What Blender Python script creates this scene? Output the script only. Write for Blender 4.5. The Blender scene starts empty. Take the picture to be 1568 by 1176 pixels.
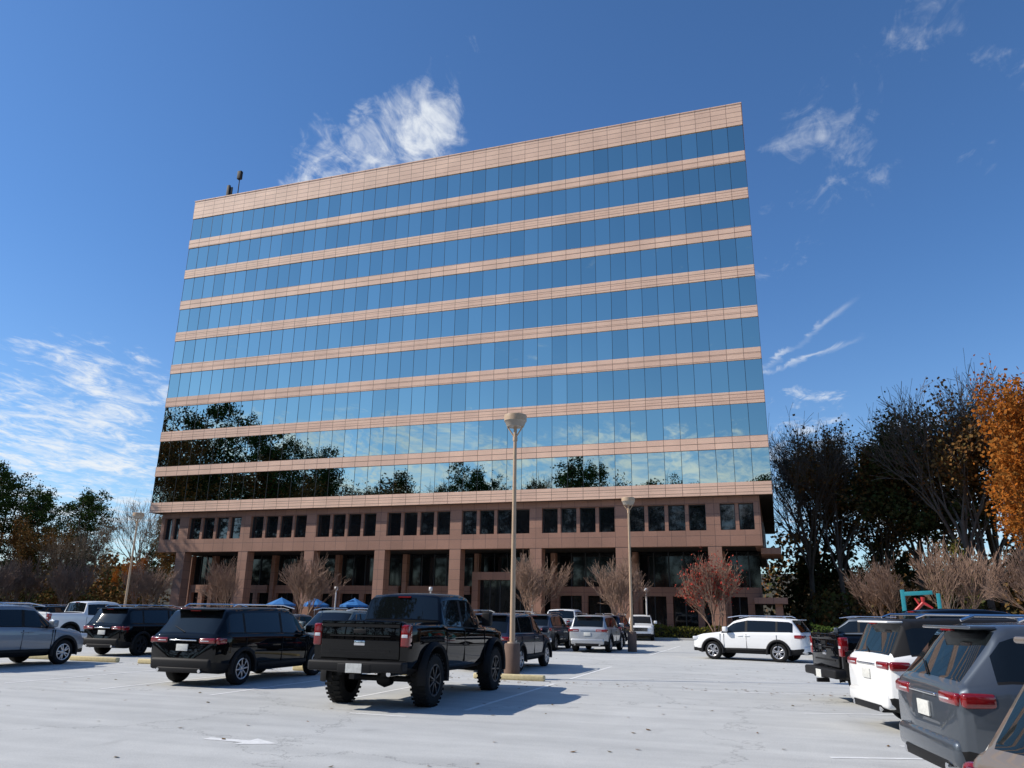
import bpy, bmesh, math, random
from mathutils import Vector, Matrix, noise
R=math.radians
scene=bpy.context.scene
coll=scene.collection
scene.view_settings.view_transform='Standard'
try: scene.view_settings.look='None'
except Exception: pass
scene.view_settings.exposure=0

# ------------------------------------------------------------ materials
def newmat(name):
    m=bpy.data.materials.new(name); m.use_nodes=True
    nt=m.node_tree; b=nt.nodes['Principled BSDF']
    return m,nt,b
def setp(b,**k):
    for n,v in k.items():
        n=n.replace('_',' ')
        if n in b.inputs: b.inputs[n].default_value=v
def plain(name,col,rough=.6,metal=0,var=.15,scale=8,bump=0,coat=0,spec=.5):
    m,nt,b=newmat(name)
    setp(b,Roughness=rough,Metallic=metal)
    b.inputs['Specular IOR Level'].default_value=spec
    b.inputs['Coat Weight'].default_value=coat; b.inputs['Coat Roughness'].default_value=.02
    tc=nt.nodes.new('ShaderNodeTexCoord'); nz=nt.nodes.new('ShaderNodeTexNoise')
    nz.inputs['Scale'].default_value=scale; nz.inputs['Detail'].default_value=3
    nt.links.new(tc.outputs['Object'],nz.inputs['Vector'])
    mx=nt.nodes.new('ShaderNodeMixRGB')
    mx.inputs[1].default_value=tuple(c*(1-var) for c in col[:3])+(1,)
    mx.inputs[2].default_value=tuple(min(1,c*(1+var)) for c in col[:3])+(1,)
    nt.links.new(nz.outputs['Fac'],mx.inputs[0]); nt.links.new(mx.outputs[0],b.inputs['Base Color'])
    if bump:
        bp=nt.nodes.new('ShaderNodeBump'); bp.inputs['Strength'].default_value=bump; bp.inputs['Distance'].default_value=.02
        nt.links.new(nz.outputs['Fac'],bp.inputs['Height']); nt.links.new(bp.outputs[0],b.inputs['Normal'])
    return m
def paint(name,col,metal=.0,coat=1,rough=.45,spec=.15):
    return plain(name,col,rough=rough,metal=metal,var=.04,scale=3,coat=coat,spec=spec)
def leafmat(name,c1,c2,trans=.0):
    m,nt,b=newmat(name); nt.nodes.remove(b)
    out=nt.nodes['Material Output']
    g=nt.nodes.new('ShaderNodeNewGeometry')
    cr=nt.nodes.new('ShaderNodeMixRGB'); cr.inputs[1].default_value=c1+(1,); cr.inputs[2].default_value=c2+(1,)
    nt.links.new(g.outputs['Random Per Island'],cr.inputs[0])
    d=nt.nodes.new('ShaderNodeBsdfDiffuse'); nt.links.new(cr.outputs[0],d.inputs[0])
    if trans:
        t=nt.nodes.new('ShaderNodeBsdfTranslucent'); mx=nt.nodes.new('ShaderNodeMixShader')
        mx.inputs[0].default_value=trans; nt.links.new(cr.outputs[0],t.inputs[0])
        nt.links.new(d.outputs[0],mx.inputs[1]); nt.links.new(t.outputs[0],mx.inputs[2]); nt.links.new(mx.outputs[0],out.inputs[0])
    else: nt.links.new(d.outputs[0],out.inputs[0])
    return m

def granite(name,c1,c2,bw,rh,mort,joint):
    m,nt,b=newmat(name); N=nt.nodes; Lk=nt.links
    tc=N.new('ShaderNodeTexCoord'); sp=N.new('ShaderNodeSeparateXYZ'); cb=N.new('ShaderNodeCombineXYZ')
    ad=N.new('ShaderNodeMath'); ad.operation='ADD'
    Lk.new(tc.outputs['Object'],sp.inputs[0]); Lk.new(sp.outputs[0],ad.inputs[0]); Lk.new(sp.outputs[1],ad.inputs[1])
    Lk.new(ad.outputs[0],cb.inputs[0]); Lk.new(sp.outputs[2],cb.inputs[1])
    br=N.new('ShaderNodeTexBrick'); br.offset=0; br.squash=1
    br.inputs['Scale'].default_value=1; br.inputs['Brick Width'].default_value=bw; br.inputs['Row Height'].default_value=rh
    br.inputs['Mortar Size'].default_value=mort; br.inputs['Mortar Smooth'].default_value=.1
    br.inputs['Color1'].default_value=c1+(1,); br.inputs['Color2'].default_value=c2+(1,); br.inputs['Mortar'].default_value=joint+(1,)
    Lk.new(cb.outputs[0],br.inputs['Vector'])
    nz=N.new('ShaderNodeTexNoise'); nz.inputs['Scale'].default_value=14; nz.inputs['Detail'].default_value=5
    n2=N.new('ShaderNodeTexNoise'); n2.inputs['Scale'].default_value=.35; n2.inputs['Detail'].default_value=4
    Lk.new(tc.outputs['Object'],nz.inputs['Vector']); Lk.new(tc.outputs['Object'],n2.inputs['Vector'])
    a=N.new('ShaderNodeMath'); a.operation='ADD'; Lk.new(nz.outputs['Fac'],a.inputs[0]); Lk.new(n2.outputs['Fac'],a.inputs[1])
    mr=N.new('ShaderNodeMapRange'); mr.inputs[1].default_value=.6; mr.inputs[2].default_value=1.4; mr.inputs[3].default_value=.78; mr.inputs[4].default_value=1.2
    Lk.new(a.outputs[0],mr.inputs[0])
    ml=N.new('ShaderNodeMixRGB'); ml.blend_type='MULTIPLY'; ml.inputs[0].default_value=1
    Lk.new(br.outputs['Color'],ml.inputs[1]); Lk.new(mr.outputs[0],ml.inputs[2]); Lk.new(ml.outputs[0],b.inputs['Base Color'])
    setp(b,Roughness=.6)
    bp=N.new('ShaderNodeBump'); bp.inputs['Strength'].default_value=.5; bp.inputs['Distance'].default_value=.02; bp.invert=True
    Lk.new(br.outputs['Fac'],bp.inputs['Height']); Lk.new(bp.outputs[0],b.inputs['Normal'])
    return m
M={}
M['stone']=granite('pink_granite',(.88,.575,.41),(.80,.515,.37),1.44,.525,.024,(.30,.17,.12))
M['brown']=granite('brown_granite',(.38,.20,.135),(.32,.168,.113),1.2,.9,.018,(.14,.08,.06))
m,nt,b=newmat('mirror_glass'); N=nt.nodes
g=N.new('ShaderNodeNewGeometry')
cr=N.new('ShaderNodeMixRGB'); cr.inputs[1].default_value=(.46,.56,.51,1); cr.inputs[2].default_value=(.57,.67,.60,1)
nt.links.new(g.outputs['Random Per Island'],cr.inputs[0]); nt.links.new(cr.outputs[0],b.inputs['Base Color'])
setp(b,Metallic=1,Roughness=.012)
M['mirror']=m
m,nt,b=newmat('dark_glass'); setp(b,Roughness=.04); b.inputs['Base Color'].default_value=(.008,.010,.012,1); b.inputs['IOR'].default_value=1.55
M['dglass']=m
m,nt,b=newmat('upper_glass'); setp(b,Roughness=.03); b.inputs['Base Color'].default_value=(.010,.012,.014,1); b.inputs['IOR'].default_value=1.95
M['uglass']=m
m,nt,b=newmat('car_glass'); setp(b,Roughness=.02); b.inputs['Base Color'].default_value=(.006,.008,.009,1); b.inputs['IOR'].default_value=1.5
M['glass']=m
M['mull']=plain('bronze_mullion',(.03,.035,.04),.4)
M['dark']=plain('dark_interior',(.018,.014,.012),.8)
M['black']=plain('black_plastic',(.012,.012,.013),.6,spec=.2)
M['tire']=plain('tire_rubber',(.018,.018,.018),.85,spec=.15)
M['alloy']=plain('alloy',(.5,.5,.52),.3,metal=.9)
M['darkalloy']=plain('dark_alloy',(.03,.03,.032),.3,metal=.3)
M['chrome']=plain('chrome',(.75,.75,.76),.12,metal=1)
M['red']=plain('tail_lens',(.20,.005,.007),.12,coat=1,var=.4,scale=30)
M['white_l']=plain('head_lens',(.6,.62,.65),.1,coat=1)
M['plate']=plain('number_plate',(.62,.62,.58),.5,var=.3,scale=25)
M['tan']=plain('tan_pole',(.48,.34,.22),.5)
M['taupe']=plain('lamp_drum',(.36,.32,.27),.35)
M['pedestal']=plain('brown_concrete',(.15,.095,.07),.9,bump=.4)
M['yellow']=plain('faded_yellow_paint',(.60,.50,.28),.85,var=.3,scale=12)
M['bark']=plain('bark',(.13,.10,.075),.9,scale=5,var=.35)
M['bark2']=plain('myrtle_bark',(.27,.17,.12),.85,scale=5,var=.3)
M['blue']=plain('umbrella_blue',(.02,.16,.45),.7)
M['teal']=plain('teal_paint',(.02,.22,.26),.4)
M['redp']=plain('red_paint',(.45,.03,.03),.4)
M['whitep']=plain('white_paint',(.7,.7,.7),.5)
M['line']=plain('worn_line_paint',(.74,.74,.72),.85,var=.25,scale=9)
M['roof']=plain('roof_gravel',(.3,.28,.26),.9)
M['kerb']=plain('kerb_concrete',(.46,.44,.40),.9,bump=.3,scale=20)

# ------------------------------------------------------------ mesh builder
class MB:
    def __init__(s): s.v=[];s.f=[];s.m=[];s.sm=[]
    def add(s,vs,fs,mat=0,smooth=False,T=None):
        o=len(s.v)
        if T is not None: vs=[T@Vector(v) for v in vs]
        s.v+= [tuple(v) for v in vs]
        s.f+=[tuple(i+o for i in f) for f in fs]; s.m+=[mat]*len(fs); s.sm+=[smooth]*len(fs)
    def box(s,x0,x1,y0,y1,z0,z1,mat=0,bev=0,T=None):
        if bev<=0:
            vs=[(x0,y0,z0),(x1,y0,z0),(x1,y1,z0),(x0,y1,z0),(x0,y0,z1),(x1,y0,z1),(x1,y1,z1),(x0,y1,z1)]
            s.add(vs,[(0,3,2,1),(4,5,6,7),(0,1,5,4),(1,2,6,5),(2,3,7,6),(3,0,4,7)],mat,False,T); return
        bm=bmesh.new(); bmesh.ops.create_cube(bm,size=1)
        for v in bm.verts: v.co=Vector(((x0+x1)/2+v.co.x*(x1-x0),(y0+y1)/2+v.co.y*(y1-y0),(z0+z1)/2+v.co.z*(z1-z0)))
        bmesh.ops.bevel(bm,geom=bm.edges[:]+bm.verts[:],offset=min(bev,.45*min(abs(x1-x0),abs(y1-y0),abs(z1-z0))),segments=3,affect='EDGES',profile=.5)
        bm.verts.index_update()
        s.add([v.co.copy() for v in bm.verts],[[v.index for v in f.verts] for f in bm.faces],mat,True,T); bm.free()
    def tube(s,p0,p1,r0,r1,n=8,mat=0,cap=True):
        p0=Vector(p0);p1=Vector(p1);d=(p1-p0)
        if d.length<1e-6:return
        d.normalize(); a=d.orthogonal().normalized(); b=d.cross(a)
        vs=[]
        for p,r in((p0,r0),(p1,r1)):
            for i in range(n):
                t=2*math.pi*i/n; vs.append(p+a*(r*math.cos(t))+b*(r*math.sin(t)))
        fs=[(i,(i+1)%n,n+(i+1)%n,n+i) for i in range(n)]
        s.add(vs,fs,mat,True)
        if cap:
            s.add(vs[:n],[tuple(reversed(range(n)))],mat); s.add(vs[n:],[tuple(range(n))],mat)
    def lathe(s,prof,n=24,mat=0,T=None,axis='z',smooth=True):
        vs=[];fs=[]
        for r,h in prof:
            for i in range(n):
                t=2*math.pi*i/n; c,q=r*math.cos(t),r*math.sin(t)
                vs.append((c,q,h) if axis=='z' else (c,h,q))
        for k in range(len(prof)-1):
            for i in range(n):
                j=(i+1)%n; fs.append((k*n+i,k*n+j,(k+1)*n+j,(k+1)*n+i))
        s.add(vs,fs,mat,smooth,T)
    def mesh(s,name,mats):
        me=bpy.data.meshes.new(name); me.from_pydata(s.v,[],s.f)
        for mt in mats: me.materials.append(mt)
        me.polygons.foreach_set('material_index',s.m); me.polygons.foreach_set('use_smooth',s.sm); me.update()
        return me
    def obj(s,name,mats,parent=None,loc=(0,0,0),rot=0,sharp=None):
        me=s.mesh(name,mats)
        if sharp: me.set_sharp_from_angle(angle=R(sharp))
        return link(name,me,parent,loc,rot)
def link(name,me,parent=None,loc=(0,0,0),rot=0,scale=None):
    o=bpy.data.objects.new(name,me); coll.objects.link(o)
    o.location=loc; o.rotation_euler=(0,0,rot)
    if scale: o.scale=scale
    if parent: o.parent=parent
    return o
def empty(name,loc=(0,0,0),rot=0):
    o=bpy.data.objects.new(name,None); coll.objects.link(o); o.location=loc; o.rotation_euler=(0,0,rot); o.empty_display_size=.5
    return o

# ------------------------------------------------------------ ground
def ground_mat():
    m,nt,b=newmat('leafy_grass'); N=nt.nodes
    tc=N.new('ShaderNodeTexCoord'); nz=N.new('ShaderNodeTexNoise'); nz.inputs['Scale'].default_value=.6; nz.inputs['Detail'].default_value=10
    cr=N.new('ShaderNodeValToRGB'); e=cr.color_ramp.elements
    e[0].position=.35;e[0].color=(.05,.07,.02,1); e[1].position=.65;e[1].color=(.16,.09,.04,1)
    nt.links.new(tc.outputs['Object'],nz.inputs[0]); nt.links.new(nz.outputs['Fac'],cr.inputs[0]); nt.links.new(cr.outputs[0],b.inputs['Base Color'])
    setp(b,Roughness=.95); return m
def lot_mat():
    m,nt,b=newmat('weathered_lot_surface'); N=nt.nodes;L=nt.links
    tc=N.new('ShaderNodeTexCoord')
    def nz(sc,det=6,dist=0,rough=.6):
        n=N.new('ShaderNodeTexNoise'); n.inputs['Scale'].default_value=sc; n.inputs['Detail'].default_value=det; n.inputs['Distortion'].default_value=dist; n.inputs['Roughness'].default_value=rough
        L.new(tc.outputs['Object'],n.inputs['Vector']); return n
    big=nz(.12,4,.4); med=nz(1.3,5,.2); fine=nz(45,3,0,.7); 
    mp=N.new('ShaderNodeMapping'); mp.inputs['Scale'].default_value=(.22,2.6,1); L.new(tc.outputs['Object'],mp.inputs[0])
    st=N.new('ShaderNodeTexNoise'); st.inputs['Scale'].default_value=.8; st.inputs['Detail'].default_value=4; L.new(mp.outputs[0],st.inputs[0])
    s=None
    for n,k in((big,.28),(med,.20),(fine,.34),(st,.30)):
        x=N.new('ShaderNodeMath'); x.operation='MULTIPLY_ADD'; L.new(n.outputs['Fac'],x.inputs[0]); x.inputs[1].default_value=k; x.inputs[2].default_value=0
        if s is not None: L.new(s.outputs[0],x.inputs[2])
        s=x
    cr=N.new('ShaderNodeValToRGB'); e=cr.color_ramp.elements
    e[0].position=.40;e[0].color=(.38,.385,.375,1); e[1].position=.70;e[1].color=(.60,.60,.575,1)
    L.new(s.outputs[0],cr.inputs[0])
    vo=N.new('ShaderNodeTexVoronoi'); vo.feature='DISTANCE_TO_EDGE'; vo.inputs['Scale'].default_value=.16
    n3=nz(.7,8,.0,.7)
    vm=N.new('ShaderNodeVectorMath'); vm.operation='MULTIPLY_ADD'; vm.inputs[1].default_value=(3,3,3); L.new(n3.outputs['Color'],vm.inputs[0]); L.new(tc.outputs['Object'],vm.inputs[2])
    L.new(vm.outputs[0],vo.inputs['Vector'])
    r=N.new('ShaderNodeMapRange'); r.inputs[1].default_value=.0; r.inputs[2].default_value=.005; r.inputs[3].default_value=.55; r.inputs[4].default_value=1
    L.new(vo.outputs['Distance'],r.inputs[0])
    m1=N.new('ShaderNodeMixRGB'); m1.blend_type='MULTIPLY'; m1.inputs[0].default_value=1; L.new(cr.outputs[0],m1.inputs[1]); L.new(r.outputs[0],m1.inputs[2])
    sn=nz(.75,3,.6); r2=N.new('ShaderNodeMapRange'); r2.inputs[1].default_value=.64; r2.inputs[2].default_value=.78; r2.inputs[3].default_value=1; r2.inputs[4].default_value=.78
    L.new(sn.outputs['Fac'],r2.inputs[0])
    m2=N.new('ShaderNodeMixRGB'); m2.blend_type='MULTIPLY'; m2.inputs[0].default_value=1; L.new(m1.outputs[0],m2.inputs[1]); L.new(r2.outputs[0],m2.inputs[2])
    L.new(m2.outputs[0],b.inputs['Base Color']); setp(b,Roughness=.85); b.inputs['Specular IOR Level'].default_value=.3
    bp=N.new('ShaderNodeBump'); bp.inputs['Strength'].default_value=.6; bp.inputs['Distance'].default_value=.012
    L.new(fine.outputs['Fac'],bp.inputs['Height']); L.new(bp.outputs[0],b.inputs['Normal'])
    return m
b_=MB(); b_.add([(-900,-900,0),(900,-900,0),(900,900,0),(-900,900,0)],[(0,1,2,3)]); b_.obj('ground',[ground_mat()])
b_=MB(); b_.add([(-64,-34,.004),(17,-34,.004),(17,58.5,.004),(-64,58.5,.004)],[(0,1,2,3)]); b_.obj('parking_lot',[lot_mat()])
b_=MB()
b_.box(-64.2,17.2,58.5,58.75,0,.14,0,.02); b_.box(-64.2,-64,-34,58.5,0,.14,0,.02); b_.box(17,17.2,-34,58.5,0,.14,0,.02)
b_.obj('kerb',[M['kerb']])
b_=MB(); b_.add([(-63,64.5,.02),(1.5,64.5,.02),(1.5,73,.02),(-63,73,.02)],[(0,1,2,3)])
b_.add([(-30,58.75,.02),(-26,58.75,.02),(-26,64.5,.02),(-30,64.5,.02)],[(0,1,2,3)]); b_.obj('pavement',[M['kerb']])
b_=MB(); Z=.008
def strip(x0,x1,y0,y1): b_.add([(x0,y0,Z),(x1,y0,Z),(x1,y1,Z),(x0,y1,Z)],[(0,1,2,3)])
for k in range(-19,1):
    s0=-5.6+2.85*k
    if s0<-62: continue
    strip(s0-.05,s0+.05,14.2,20.3); strip(s0-.05,s0+.05,21.9,27.6)
    strip(s0-.05,s0+.05,36.0,41.8); strip(s0-.05,s0+.05,42.0,47.6)
def arrow(x,y,L=1.5,w=.10):
    b_.add([(x-L/2,y-w/2,Z),(x+L/2-.5,y-w/2,Z),(x+L/2-.5,y+w/2,Z),(x-L/2,y+w/2,Z)],[(0,1,2,3)])
    b_.add([(x+L/2-.5,y-.26,Z),(x+L/2,y,Z),(x+L/2-.5,y+.26,Z)],[(0,1,2)])
arrow(-7.1,9.7,1.15,.16); strip(-7.3,-6.2,12.9,13.0)
ca,sa=math.cos(R(18.7)),math.sin(R(18.7))
def cam2lot(X,Y): return (.947*X-.321*Y,.321*X+.947*Y)
for Yc in (4.2,7.1,10.9,11.9,15.6,19.4,22.3):
    x,y=cam2lot(4.2 if Yc<11 else 5.6,Yc)
    dx,dy=ca,sa; px,py=-sa*.05,ca*.05
    b_.add([(x-px,y-py,Z),(x+dx*5.4-px,y+dy*5.4-py,Z),(x+dx*5.4+px,y+dy*5.4+py,Z),(x+px,y+py,Z)],[(0,1,2,3)])
b_.obj('parking_markings',[M['line']])
for k in range(-12,0):
    s0=-5.6+2.85*k+1.42
    w=MB(); w.box(-1.0,1.0,-.09,.09,.005,.15,0,.04); w.obj('wheel_stop',[M['yellow']],None,(s0,20.9,0),R(random.uniform(-2,2)))

# ------------------------------------------------------------ office building
bd=empty('office_building',(-31.5,66.3,0))
OX=-31.5; 
def P(mb,name,mats,sharp=None): return mb.obj(name,mats,bd,(0,0,0),0,sharp)
hw=31.7; D=34.0
x0,x1=-hw,hw
NP=44; pw=(x1-x0)/NP
st=MB()
centers=[11.87+3.89*k for k in range(9)]
for i,zc in enumerate(centers):
    st.box(x0,x1,0,D,zc-.53,zc-.012,0); st.box(x0,x1,0,D,zc+.012,zc+.53,0); st.box(x0+.02,x1-.02,.03,D-.03,zc-.012,zc+.012,1)
st.box(x0,x1,-.003,D,46.35,48.65,0)
P(st,'stone_bands',[M['stone'],M['mull']])
cap=MB(); cap.box(x0-.04,x1+.04,-.05,D+.04,48.652,48.76,0); P(cap,'parapet_coping',[M['stone']])
random.seed(5)
gl=MB(); mu=MB()
for i in range(9):
    za=centers[i]+.53; zb=(centers[i+1]-.53) if i<8 else 46.35
    for j in range(NP):
        a=x0+j*pw+.02; c=x0+(j+1)*pw-.02; yb=.10
        t1=random.gauss(0,.0018); t2=random.gauss(0,.0028); bow=random.uniform(-.0012,.0024)
        n=4; vs=[];fs=[]
        for iz in range(n+1):
            for ix in range(n+1):
                u=ix/n*2-1; v=iz/n*2-1
                vs.append((a+(c-a)*ix/n, yb+t1*u*(c-a)/2+t2*v*(zb-za)/2-bow*(1-u*u)*1.0-bow*(1-v*v)*1.5, za+(zb-za)*iz/n))
        for iz in range(n):
            for ix in range(n):
                q=iz*(n+1)+ix; fs.append((q,q+1,q+n+2,q+n+1))
        gl.add(vs,fs,0,True)
    for j in range(NP+1):
        xx=x0+j*pw; xx=min(max(xx,x0+.021),x1-.021)
        mu.box(xx-.014,xx+.014,.078,.16,za,zb)
    for xs_ in (x0+.10,x1-.10):
        for j in range(24):
            ya=.16+j*(D-.3)/24; yc=ya+(D-.3)/24-.03
            q=[(xs_,ya,za),(xs_,yc,za),(xs_,yc,zb),(xs_,ya,zb)]
            gl.add(q if xs_>0 else q[::-1],[(0,1,2,3)])
    gl.add([(x0+.1,D-.1,za),(x1-.1,D-.1,za),(x1-.1,D-.1,zb),(x0+.1,D-.1,zb)],[(3,2,1,0)])
P(gl,'curtain_wall_glass',[M['mirror']]); P(mu,'mullions',[M['mull']])
co=MB(); co.box(x0+.3,x1-.3,.4,D-.4,11.5,46.2); P(co,'core',[M['dark']])
lw=MB(); gw=MB(); ug=MB(); fr=MB()
X0,X1=-62.0-OX,-.9-OX
cols=[-4.7-7.76*k-OX for k in range(8)]
lw.box(X0,X1,.7,1.5,10.75,11.335); lw.box(X0,X1,.7,1.5,7.25,8.55)
for c in cols: lw.box(c-.58,c+.58,.697,1.55,8.55,10.75)
lw.box(X1-.5,X1,.699,1.52,8.55,10.75); lw.box(X0,X0+.4,.699,1.52,8.55,10.75)
def wins(a,b,n):
    pw_=.30; w=(b-a-(n-1)*pw_)/n
    for i in range(n):
        l=a+i*(w+pw_); tl=random.gauss(0,.006)
        ug.add([(l,1.15,8.55),(l+w,1.15+tl,8.55),(l+w,1.15+tl,10.75),(l,1.15,10.75)],[(0,1,2,3)])
        fr.box(l,l+.06,1.05,1.2,8.55,10.75); fr.box(l+w-.06,l+w,1.05,1.2,8.55,10.75); fr.box(l+.06,l+w-.06,1.05,1.2,10.68,10.75)
        if i<n-1: lw.box(l+w,l+w+pw_,.85,1.4,8.55,10.75)
bays=[(cols[0]+.58,X1-.5,2)]+[(cols[i+1]+.58,cols[i]-.58,4) for i in range(7)]+[(X0+.4,cols[7]-.58,2 )]
for a,b,n in bays: wins(a,b,n)
for c in cols: lw.box(c-.55,c+.55,.72,1.85,0,7.25)
lw.box(X1-.6,X1-.003,1.5,D-2,7.25,11.335); lw.box(X0+.003,X0+.6,1.5,D-2,7.25,11.335)
by=6.5
for a,b,n in bays:
    a-=.1;b+=.1; n=max(3,n+1); w=(b-a)/n
    for i in range(n):
        l=a+i*w
        gw.add([(l,by,.5),(l+w,by,.5),(l+w,by,7.2),(l,by,7.2)],[(0,1,2,3)])
        fr.box(l-.05,l+.05,by-.1,by+.05,.1,7.2)
        if i%2==0: lw.box(l-.28,l+.28,by-.55,by-.12,.02,3.3)
    lw.box(a,b,by-.3,by+.2,.0,.5); lw.box(a,b,by-.5,by+.2,3.3,4.1)
    lw.box(a-.5,a-.02,by-.75,by+.3,0,7.2)
ex=cols[3]+3.9
lw.box(ex-3.1,ex-2.5,3.2,by-.7,.02,4.6); lw.box(ex+2.5,ex+3.1,3.2,by-.7,.02,4.6); lw.box(ex-3.1,ex+3.1,3.2,by-.7,4.6,5.3)
gw.add([(ex-2.5,3.9,.05),(ex+2.5,3.9,.05),(ex+2.5,3.9,4.6),(ex-2.5,3.9,4.6)],[(0,1,2,3)])
for k in range(6): fr.box(ex-2.5+k-.03,ex-2.5+k+.03,3.82,3.95,.05,4.6)
lw.box(X1-1.0,X1+1.6,2.5,12,2.7,3.2); lw.box(X1+.6,X1+1.2,3,3.6,0,2.7); lw.box(X1-.2,X1+1.4,2.4,9,6.7,7.2)
P(lw,'granite_frame',[M['brown']]); P(gw,'lobby_windows',[M['dglass']]); P(ug,'lower_windows',[M['uglass']]); P(fr,'window_frames',[M['mull']])
so=MB(); so.box(x0+.02,x1-.02,.25,D-.5,11.337,11.345); so.box(X0+.3,X1-.3,1.2,D-3,7.26,7.4); so.box(X0+1,X1-1,by+.4,D-3,.0,7.2)
so.box(X0+.5,X1-.5,1.7,D-3,8.5,10.8)
P(so,'soffits_and_interior',[M['dark']])
rf=MB(); rf.box(x0+.3,x1-.3,.3,D-.3,46.4,48.0); rf.box(-8,10,14,26,48,50.5); P(rf,'roof',[M['roof']])
an=MB()
an.tube((-59.0-OX,2.2,48),(-59.0-OX,2.2,53.2),.07,.05); an.box(-59.3-OX,-58.75-OX,2.0,2.4,52.3,53.4,0,.05); an.box(-59.2-OX,-58.95-OX,1.9,2.2,49.2,50.1)
an.tube((-60.6-OX,2.6,48),(-60.6-OX,2.6,51.6),.06,.06); an.box(-60.9-OX,-60.5-OX,2.35,2.6,49.3,51.9,0,.03); an.box(-60.4-OX,-60.15-OX,2.45,2.6,49.3,51.6,0,.03)
an.tube((-54.0-OX,4,48),(-54.0-OX,4,50.0),.03,.02)
P(an,'roof_antennas',[M['black']])

# ------------------------------------------------------------ vehicles
def lerp(a,b,t): return a+(b-a)*t
def pl(poly,x):
    poly=sorted(poly)
    if x<=poly[0][0]: return poly[0][1]
    for (a,u),(b,v) in zip(poly,poly[1:]):
        if x<=b: return lerp(u,v,(x-a)/(b-a)) if b>a else v
    return poly[-1][1]
def wheel_mesh(r,w,rr,spokes,dark):
    m=MB(); 
    m.lathe([(rr,-.46*w),(rr+.02,-.5*w),(r-.05,-.5*w),(r-.012,-.42*w),(r,-.3*w),(r,.3*w),(r-.012,.42*w),(r-.05,.5*w),(rr,.5*w)],36,0,axis='y')
    if r>.4:
        for i in range(30):
            t=2*math.pi*i/30; T=Matrix.Rotation(t,4,'Y')
            m.box(r-.01,r+.014,-.5*w,-.05*w,-.022,.022,0,0,T); m.box(r-.01,r+.014,.05*w,.5*w,.02,.06,0,0,T)
    m.lathe([(rr+.004,-.47*w),(rr-.018,-.49*w),(rr-.03,-.42*w),(rr-.04,-.1*w),(.0,-.08*w)],36,2,axis='y')
    m.lathe([(rr+.004,-.472*w),(rr-.016,-.505*w),(rr-.03,-.46*w)],36,1,axis='y')
    m.lathe([(.0,-.44*w),(.055,-.44*w),(.075,-.40*w),(.08,-.1*w)],16,1,axis='y')
    for i in range(spokes):
        for off in (-.10,.10) if spokes<8 else (0,):
            t=2*math.pi*i/spokes+off*2
            T=Matrix.Rotation(t,4,'Y')
            hwid=.022 if spokes<8 else .018
            m.box(.05,rr-.015,-.47*w,-.34*w,-hwid,hwid,1,.008,T)
    return m.mesh('wheel',[M['tire'],M['darkalloy'] if dark else M['alloy'],M['black']])
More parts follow.
